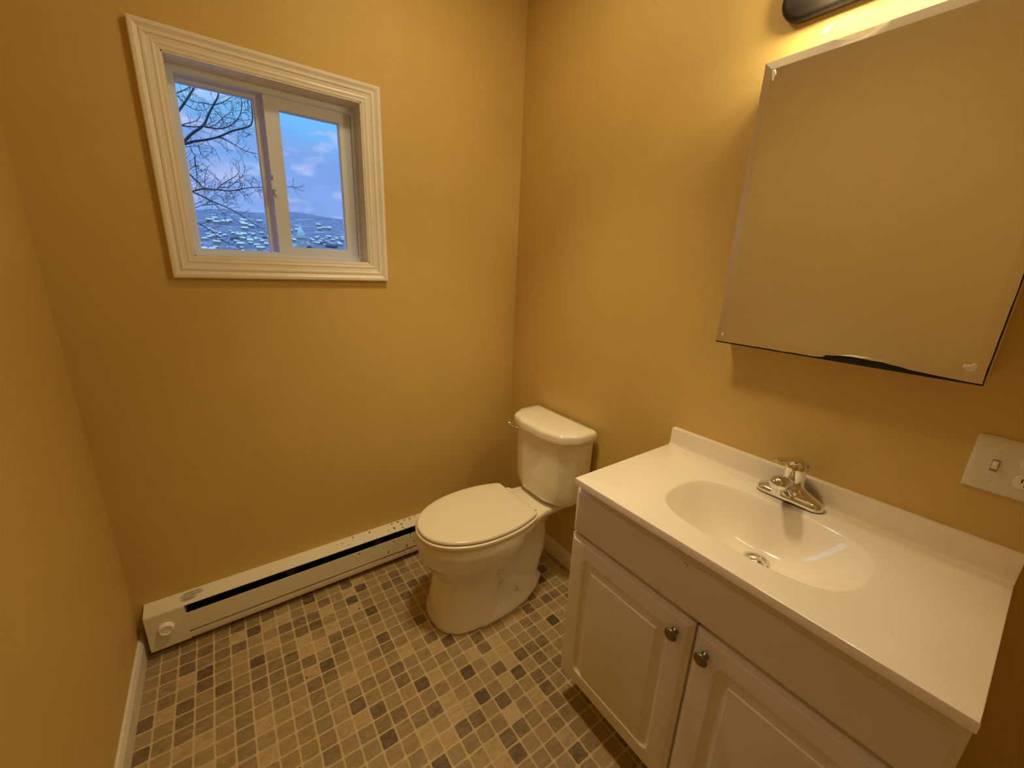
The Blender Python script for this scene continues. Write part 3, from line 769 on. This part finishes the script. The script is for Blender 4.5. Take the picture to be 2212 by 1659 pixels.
for (yy, z_), (sy, sz), sd in (((-1.1245, 1.908), (.006, .015), 1), ((-1.6115, 1.2690), (.011, .011), 2), ((-1.1165, 1.2620), (.0035, .008), 4)):
    bm = bmesh.new(); rr_ = random.Random(sd); c0 = []
    for k in range(14):
        a = 2 * pi * k / 14; q = rr_.uniform(.55, 1.1)
        c0.append((yy + sy * cos(a) * q, z_ + sz * sin(a) * q))
    loft(bm, [[(-.0621, y, z) for y, z in c0], [(-.0632, yy + (y - yy) * .8, z_ + (z - z_) * .8) for y, z in c0]])
    keep(new('glue_smear', bm, M_SMEAR), mc)

# ------------------------------------------------------------------ wall plate with toggle and outlet
PY, PZ = -1.7085, 1.0745
wp = thing('switch_plate', 'white two-gang wall plate with toggle switch and outlet right of the mirror', 'switch', (0, PY, PZ))
bm = bmesh.new()
def prr(d, g): return [(-d, PY + y, PZ + z) for y, z in roundpoly([(.0585 - g, -.0585 + g), (.0585 - g, .0585 - g), (-.0585 + g, .0585 - g), (-.0585 + g, -.0585 + g)], .003, 4)]
loft(bm, [prr(.0, 0), prr(.0025, 0), prr(.0045, .0015), prr(.0062, .006), prr(.0064, .008)])
keep(new('plate', bm, M_PLATE, smooth=True, angle=.5), wp)
ty = PY + .023
bm = bmesh.new(); box(bm, -.0068, -.006, ty - .0055, ty + .0055, PZ - .0125, PZ + .0125)
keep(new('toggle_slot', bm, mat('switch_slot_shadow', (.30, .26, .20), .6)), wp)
bm = bmesh.new(); loft(bm, [[(x, ty + sy * w_, PZ + z0 + sz * h_) for sy, sz in ((-1, -1), (1, -1), (1, 1), (-1, 1))] for x, z0, w_, h_ in ((-.006, 0, .0045, .0085), (-.010, .002, .0044, .007), (-.0165, .0075, .0036, .0045))])
keep(new('toggle', bm, M_SWITCH, bevel=.0008), wp)
for z in (.032, -.032):
    bm = bmesh.new(); c_ = (-.0062, ty, PZ + z)
    revolve(bm, [(.0036, 0), (.0036, .0008), (.0028, .0014), (0, .0016)], c_, (-1, 0, 0), 16)
    o = new('screw', bm, M_PLATE, smooth=True, angle=.7); keep(o, wp)
oy = PY - .023
for zc in (.0195, -.0195):
    bm = bmesh.new()
    pts = []
    for k in range(32):
        a = 2 * pi * k / 32; pts.append((.0172 * cos(a), max(-.0142, min(.0142, .0172 * sin(a)))))
    loft(bm, [[(-x, oy + y * g, PZ + zc + z * g) for y, z in pts] for x, g in ((.006, 1), (.0078, 1), (.0084, .96))])
    rcp = new('receptacle', bm, M_SWITCH, smooth=True, angle=.5); keep(rcp, wp)
    bm = bmesh.new()
    box(bm, -.0087, -.008, oy + .0052, oy + .0072, PZ + zc - .001, PZ + zc + .0075); box(bm, -.0087, -.008, oy - .0072, oy - .0052, PZ + zc, PZ + zc + .007)
    revolve(bm, [(.0024, 0), (.0024, .0007)], (-.008, oy, PZ + zc - .0065), (-1, 0, 0), 12)
    keep(new('outlet_slots', bm, M_DARK), wp)

# ------------------------------------------------------------------ lamps
vb = thing('vanity_light', 'dark bronze vanity light bar with round ends above the mirror', 'light', (0, -1.37, 2.08))
bm = bmesh.new()
def bar(d, g):
    out = []; r_ = .055 - g
    for yc, a0 in ((-1.146, -pi / 2), (-1.60, pi / 2)):
        for k in range(13):
            a = a0 + pi * k / 12; out.append((-d, yc + r_ * cos(a), 2.080 + r_ * sin(a)))
    return out
loft(bm, [bar(0, .004), bar(.006, 0), bar(.016, 0), bar(.022, .004), bar(.025, .012)])
keep(new('bar', bm, M_BRONZE, smooth=True, angle=.7), vb)
for y in (-1.225, -1.375, -1.525):
    BX = -.062
    bm = bmesh.new(); revolve(bm, [(.030, -.012), (.038, -.004), (.038, .002), (.030, .010), (.016, .020), (0, .021)], (BX, y, 2.118), (0, 0, 1), 28, cap0=True, cap1=False)
    tube(bm, [(-.018, y, 2.112), (BX * .6, y, 2.126), (BX, y, 2.130)], .009, 10)
    s = new('socket', bm, M_BRONZE, smooth=True, angle=.8); keep(s, vb)
    bm = bmesh.new(); revolve(bm, [(.012, .002), (.018, -.004), (.0265, -.014), (.030, -.026), (.0285, -.038), (.021, -.049), (.010, -.0545), (0, -.056)], (BX, y, 2.106), (0, 0, 1), 24, cap1=False)
    b_ = new('bulb', bm, M_BULB, smooth=True, angle=3); b_.parent = s; b_.matrix_parent_inverse = Matrix.Identity(4)
LX, LY = -.60, -.70
cl = thing('ceiling_light', 'round lit downlight in the ceiling, above the toilet side of the vanity', 'light', (LX, LY, ZC))
bm = bmesh.new(); revolve(bm, [(.115, 0), (.115, .015), (.10, .022)], (LX, LY, ZC), (0, 0, -1), 40)
keep(new('canopy', bm, M_BRONZE, smooth=True, angle=.6), cl)
bm = bmesh.new(); revolve(bm, [(.092, .020), (.090, .024), (.07, .027), (0, .028)], (LX, LY, ZC), (0, 0, -1), 40, cap1=False)
keep(new('glass_lens', bm, M_DOME, smooth=True, angle=3), cl)
ld = bpy.data.lights.new('downlight_beam', 'SPOT'); ld.energy = P_DOWN; ld.color = WARM; ld.spot_size = math.radians(80); ld.spot_blend = .8; ld.shadow_soft_size = .11
so = bpy.data.objects.new('downlight_beam', ld); col.objects.link(so); so.location = (LX, LY, ZC - .05); keep(so, cl)

# ------------------------------------------------------------------ outside: hills, town, church, bare tree
def hill(x, y):
    # valley floor, then long rise to the ridge
    s = min(max((y - 700) / 1900.0, 0), 1)
    ridge = 216 + .055 * (x - 0) * (1 if x > 0 else .4) + 10 * sin(x / 170.0) + 7 * sin(x / 61.0 + 1)
    z = -22 + (ridge + 22) * (s ** 1.1)
    z += 9 * noise.noise(Vector((x / 160, y / 160, 0))) * (1 if y < 2450 else .3)
    if y > 2600: z -= (y - 2600) * .25
    return z + (26 * s if False else 0)
bm = bmesh.new(); NX, NY = 90, 90; V = {}
for i in range(NX + 1):
    for j in range(NY + 1):
        y = 40 + (j / NY) ** 1.4 * 3160; x = -1900 + i / NX * 4600
        V[i, j] = bm.verts.new((x, y, hill(x, y) if y > 90 else -22))
for i in range(NX):
    for j in range(NY): bm.faces.new((V[i, j], V[i + 1, j], V[i + 1, j + 1], V[i, j + 1]))
hl = struct(new('hills', bm, M_LAND, smooth=True, angle=4), 'snow-dusted blue hillside across the valley, seen through the window', 'hills')

def house(bm, w_, d_, h_, rh):
    box(bm, -w_ / 2, w_ / 2, -d_ / 2, d_ / 2, -3, h_)
def roof(bm, w_, d_, h_, rh):
    a, b_ = w_ / 2 + .5, d_ / 2 + .5
    loft(bm, [[(x, -b_, h_), (x, b_, h_), (x, 0, h_ + rh)] for x in (-a, a)])
hr_ = random.Random(11)
protos = []
rows = ['on the valley floor', 'part way up the slope']
def build_house(k):
    w_, d_, h_, rh = [(11, 9, 6, 3.5), (14, 10, 7, 4), (9, 9, 5, 4)][k]
    root = thing('house', 'snow-roofed house in the town', 'house')
    bm = bmesh.new(); house(bm, w_, d_, h_, rh); new('wall', bm, M_HOUSE[k], root)
    bm = bmesh.new(); roof(bm, w_, d_, h_, rh); new('roof', bm, M_SNOW, root)
    return root
protos = [build_house(k) for k in range(3)]; used = [False] * 3
occ = [(96.2, 600, 34), (113, 601, 34)]
def free(x, y, r):
    for a, b, c in occ:
        if (a - x) ** 2 + (b - y) ** 2 < (r + c) ** 2: return False
    occ.append((x, y, r)); return True
def place(k, x, y, rz, s, label, group):
    if not free(x, y, 8.5 * s): return
    pr_ = protos[k]
    if not used[k]: o = pr_; used[k] = True
    else:
        o = pr_.copy(); col.objects.link(o)
        for ch in pr_.children:
            c = ch.copy(); col.objects.link(c); c.parent = o
    o.location = (x, y, hill(x, y)); o.rotation_euler = (0, 0, rz); o.scale = (s, s, s)
    o['label'] = label; o['category'] = 'house'; o['group'] = group
def los(px, dist):
    v = CF + CR * ((px - CX) / F) - CU * ((545 - CY) / F)
    t = (dist - CAM.y) / v.y
    return CAM.x + v.x * t
for k in range(120):
    d = hr_.uniform(800, 1480); px = hr_.uniform(425, 598)
    place(hr_.randrange(3), los(px, d), d, hr_.uniform(-.7, .7), hr_.uniform(.45, 1.05), 'small snow-roofed house low in the valley, seen through the left pane', 'town houses behind the left window pane')
for k in range(56):
    d = hr_.uniform(820, 1450); px = hr_.uniform(632, 752)
    place(hr_.randrange(3), los(px, d), d, hr_.uniform(-.7, .7), hr_.uniform(.45, 1.05), 'small snow-roofed house low in the valley, seen through the right pane', 'town houses behind the right window pane')
for k in range(26):
    d = hr_.uniform(1560, 1900); px = hr_.uniform(430, 750)
    place(hr_.randrange(3), los(px, d), d, hr_.uniform(-.4, .4), hr_.uniform(.9, 1.5), 'tiny snow-roofed house higher up the far hillside', 'houses scattered up the far hillside')
# woods: dark clumps between the houses
def clump(x, y, s, label):
    if not free(x, y, s * 1.7): return
    bm = bmesh.new(); bmesh.ops.create_icosphere(bm, subdivisions=2, radius=1)
    for v in bm.verts: v.co *= 1 + .35 * noise.noise(v.co * 2.3 + Vector((x, y, 0)))
    for v in bm.verts: v.co = Vector((v.co.x * s * 1.5, v.co.y * s, v.co.z * s * .75))
    o = new('tree_clump', bm, M_WOODS, smooth=True, angle=4); o.location = (x, y, hill(x, y) + s * .25); tag(o, label, 'trees', 'dark winter tree clumps in the valley')
for k in range(60):
    d = hr_.uniform(620, 1400); clump(los(hr_.uniform(425, 750), d), d, hr_.uniform(5, 13), 'dark clump of bare winter trees among the town houses')
# church tower
ch = thing('church_tower', 'pale church tower with a green pointed roof, seen through the right pane', 'church', (96.2, 600, -20))
bm = bmesh.new(); box(bm, -5, 5, -5, 5, 0, 49); box(bm, -5.6, 5.6, -5.6, 5.6, 48, 50); keep_ = new('tower', bm, M_STONE, ch)
bm = bmesh.new(); revolve(bm, [(4.6, 50), (4.5, 53), (3.9, 56), (2.6, 59), (1.2, 62), (.5, 65), (.15, 68)], (0, 0, 0), (0, 0, 1), 8); new('spire', bm, M_COPPER, ch)
bm = bmesh.new(); revolve(bm, [(2.2, 5.0), (2.2, 5.2)], (0, 0, 43), (0, -1, 0), 16); new('clock_face', bm, M_SNOW, ch)
bm = bmesh.new(); box(bm, -2, 36, -6, 8, 0, 17); new('nave', bm, M_STONE, ch)
bm = bmesh.new(); loft(bm, [[(x, -7, 17), (x, 9, 17), (x, 1, 25)] for x in (-3, 37)]); new('nave_roof', bm, M_SNOW, ch)

# bare tree left of the window
tree = thing('bare_tree', 'leafless tree whose dark branches reach across the left window pane', 'tree', (-3.4, 5.4, -6))
YT = 5.0
def px4(lst, ox, oy, s, dy=0):
    n = len(lst); out = []
    for i, (x, y) in enumerate(lst):
        out.append(bp(ox + x / s, oy + y / s, 1, YT + dy * (.3 + i / n)))
    return out
Z4 = (360, 160, 7.54); Z5 = (380, 340, 7.54)
hub1 = Vector((-3.35, 5.4, .9)); hub2 = Vector((-3.38, 5.4, -.2)); hub3 = Vector((-3.3, 5.4, 2.2))
mains = [
    (hub2, px4([(290, 1095), (400, 980), (600, 830), (690, 640), (770, 490), (830, 380), (850, 280), (870, 120), (900, -40)], *Z4, .25), .020, .008),
    (hub2, px4([(290, 1140), (450, 1095), (640, 1070), (850, 1020), (1060, 930), (1250, 880), (1370, 830), (1400, 700), (1385, 560), (1370, 400), (1350, 250)], *Z4, -.2), .017, .006),
    (None, px4([(600, 840), (700, 870), (860, 890), (1010, 855), (1130, 765), (1200, 650), (1225, 500), (1205, 370), (1190, 250)], *Z4, .15), .012, .005),
    (None, px4([(850, 1025), (960, 1070), (1090, 1140), (1200, 1210), (1340, 1270), (1500, 1303), (1600, 1330)], *Z4, 0), .009, .004),
    (hub3, px4([(205, 585), (290, 470), (380, 330), (460, 200), (520, 80), (560, 0)], *Z4, .3), .018, .010),
    (hub3, px4([(150, 315), (230, 280), (320, 240), (375, 200), (420, 120)], *Z4, .4), .009, .004),
    (hub1, px4([(245, 840), (380, 855), (520, 858), (600, 830)], *Z4, .1), .010, .007),
    (hub1, px4([(240, 830), (360, 795), (480, 760), (540, 690), (560, 620)], *Z4, .4), .009, .003),
    (None, px4([(790, 500), (900, 465), (1000, 410), (1080, 350), (1120, 290)], *Z4, .2), .009, .003),
    (None, px4([(750, 505), (620, 475), (500, 460), (370, 410), (330, 380)], *Z4, .3), .008, .003),
    (hub3, px4([(320, 500), (440, 570), (540, 590), (640, 580), (720, 500)], *Z4, .5), .007, .003),
    (None, px4([(760, 560), (860, 670), (930, 760), (1000, 840), (1050, 920)], *Z4, -.2), .006, .003),
    (None, px4([(640, 600), (720, 720), (700, 850)], *Z4, .3), .004, .002),
    (None, px4([(700, 860), (800, 820), (880, 750), (940, 690), (1040, 620), (1070, 540), (1080, 470)], *Z4, .3), .007, .003),
    (hub2, px4([(295, 1185), (400, 1180), (520, 1160), (610, 1110)], *Z4, .3), .006, .003),
    (None, px4([(520, 1165), (545, 1260), (600, 1340), (710, 1405)], *Z4, .2), .006, .003),
    (None, px4([(385, 1190), (420, 1270), (465, 1340), (460, 1450), (485, 1560), (490, 1650)], *Z4, .1), .006, .004),
    (None, px4([(660, 1100), (720, 1180), (790, 1230)], *Z4, 0), .005, .002),
    (None, px4([(780, 1075), (850, 1120), (950, 1150)], *Z4, 0), .005, .002),
    (None, px4([(1150, 900), (1200, 980), (1310, 1045)], *Z4, 0), .004, .002),
    (None, px4([(1225, 480), (1330, 460)], *Z4, 0), .003, .002), (None, px4([(1240, 590), (1310, 575), (1370, 540)], *Z4, 0), .004, .002),
    (None, px4([(1220, 630), (1300, 630), (1380, 640)], *Z4, 0), .004, .002), (None, px4([(1200, 670), (1250, 780), (1300, 850)], *Z4, 0), .004, .002),
    # lower spray
    (hub2, px4([(265, 550), (400, 520), (480, 510), (600, 525), (720, 530), (860, 545), (1000, 530), (1120, 505), (1230, 490), (1400, 487), (1700, 500), (1880, 475), (1960, 500)], *Z5, -.2), .012, .004),
    (None, px4([(1880, 480), (1920, 450)], *Z5, 0), .003, .002),
    (hub2, px4([(215, 265), (300, 350), (370, 410), (430, 480), (500, 520), (640, 525)], *Z5, .2), .009, .007),
    (None, px4([(670, 520), (720, 470), (800, 410), (900, 350), (970, 310), (1030, 230), (1030, 150), (1000, 50)], *Z5, .15), .009, .003),
    (None, px4([(720, 490), (820, 490), (900, 460), (970, 400), (1060, 330), (1110, 240), (1128, 150)], *Z5, .15), .008, .003),
    (None, px4([(1020, 270), (1045, 380), (1070, 440), (1075, 510)], *Z5, 0), .005, .004),
    (None, px4([(735, 450), (710, 380), (670, 345)], *Z5, 0), .005, .002),
    (hub2, px4([(265, 560), (400, 620), (540, 690), (700, 760), (860, 830), (1000, 905), (1120, 980), (1240, 1060), (1350, 1130), (1500, 1230)], *Z5, -.3), .012, .004),
    (None, px4([(560, 710), (640, 775), (720, 860), (800, 930), (960, 980)], *Z5, 0), .006, .003),
    (hub2, px4([(350, 1070), (430, 1110), (560, 1190), (680, 1280)], *Z5, 0), .010, .006),
    (None, px4([(680, 1300), (800, 1370), (900, 1420), (1050, 1460)], *Z5, 0), .008, .004),
    (hub2, px4([(320, 820), (420, 780), (520, 740), (600, 640), (680, 560)], *Z5, .3), .006, .003),
    (hub2, px4([(300, 770), (400, 720), (500, 670)], *Z5, .3), .006, .003),
    (None, px4([(305, 0), (320, 110), (340, 230), (345, 380), (340, 480), (320, 530)], *Z5, .2), .006, .004),
    (None, px4([(475, 500), (470, 380), (480, 280), (510, 190), (530, 120)], *Z5, .2), .006, .002),
    (None, px4([(330, 290), (400, 210), (510, 185)], *Z5, .2), .003, .002), (None, px4([(215, 205), (270, 160), (320, 120)], *Z5, .2), .003, .002),
    (None, px4([(650, 600), (740, 650), (780, 720), (825, 750)], *Z5, .1), .006, .002),
    (None, px4([(740, 650), (830, 665), (920, 675)], *Z5, .1), .004, .002),
    (None, px4([(800, 545), (830, 610), (860, 660)], *Z5, .1), .004, .002), (None, px4([(880, 550), (930, 620), (980, 670)], *Z5, .1), .005, .002),
    (None, px4([(1040, 550), (1100, 620), (1180, 680)], *Z5, .1), .005, .002), (None, px4([(1080, 530), (1130, 610), (1215, 650)], *Z5, .1), .005, .002),
    (None, px4([(1250, 480), (1225, 430), (1250, 385)], *Z5, .1), .004, .002), (None, px4([(1350, 480), (1360, 420), (1345, 385)], *Z5, .1), .004, .002),
    (None, px4([(1270, 500), (1310, 550), (1365, 585)], *Z5, .1), .004, .002), (None, px4([(1335, 500), (1370, 560), (1420, 575)], *Z5, .1), .004, .002),
]
def brmesh(bm, path, r0, r1, n=6):
    s = smoothline(path, 4); k = len(s) - 1
    tube(bm, s, [r0 + (r1 - r0) * i / k for i in range(k + 1)], n)
twigbm = bmesh.new(); tr_ = random.Random(5)
for h, pts, r0, r1 in mains:
    bm = bmesh.new()
    path = ([h] if h else []) + pts
    if h:
        back = pts[0] + (pts[0] - pts[1]).normalized() * .35; path = [h, h.lerp(back, .35), h.lerp(back, .7), back] + pts
    brmesh(bm, path, r0 * (1.1 if h else .75), r1 * .7)
    keep(new('branch', bm, M_BARK, smooth=True, angle=4), tree)
    sm_ = smoothline(pts, 4)
    for k in range(2, len(sm_) - 1):
        if tr_.random() < .62:
            d = (sm_[k + 1] - sm_[k - 1]).normalized(); side = Vector((d.z, 0, -d.x)) * tr_.choice((-1, 1))
            ln = tr_.uniform(.05, .20); p0 = sm_[k]
            v = (d * tr_.uniform(.3, .9) + side * tr_.uniform(.4, .9)).normalized(); p = [p0]
            for q in range(4):
                v = (v + Vector((tr_.uniform(-.25, .25), tr_.uniform(-.3, .3), tr_.uniform(-.1, .3)))).normalized(); p.append(p[-1] + v * ln / 4)
            tube(twigbm, p, [.0024, .0021, .0018, .0014, .0010], 4)
            if tr_.random() < .6:
                p1 = [p[2]]; v2 = (v + Vector((tr_.uniform(-1, 1), 0, tr_.uniform(-.5, 1)))).normalized()
                for q in range(3): p1.append(p1[-1] + v2 * ln / 6)
                tube(twigbm, p1, [.0022, .0018, .0015, .001], 4)
tw = new('twigs', twigbm, M_BARK); tw['kind'] = 'stuff'; keep(tw, tree)
bm = bmesh.new()
tp = [(-3.4, 5.4, -22.3), (-3.42, 5.4, -12), (-3.45, 5.42, -6), (-3.40, 5.4, -1), (-3.35, 5.4, 1), (-3.3, 5.4, 2.4), (-3.35, 5.5, 3.8)]
brmesh(bm, tp, .26, .05, 10)
keep(new('trunk', bm, M_BARK, smooth=True, angle=4), tree)
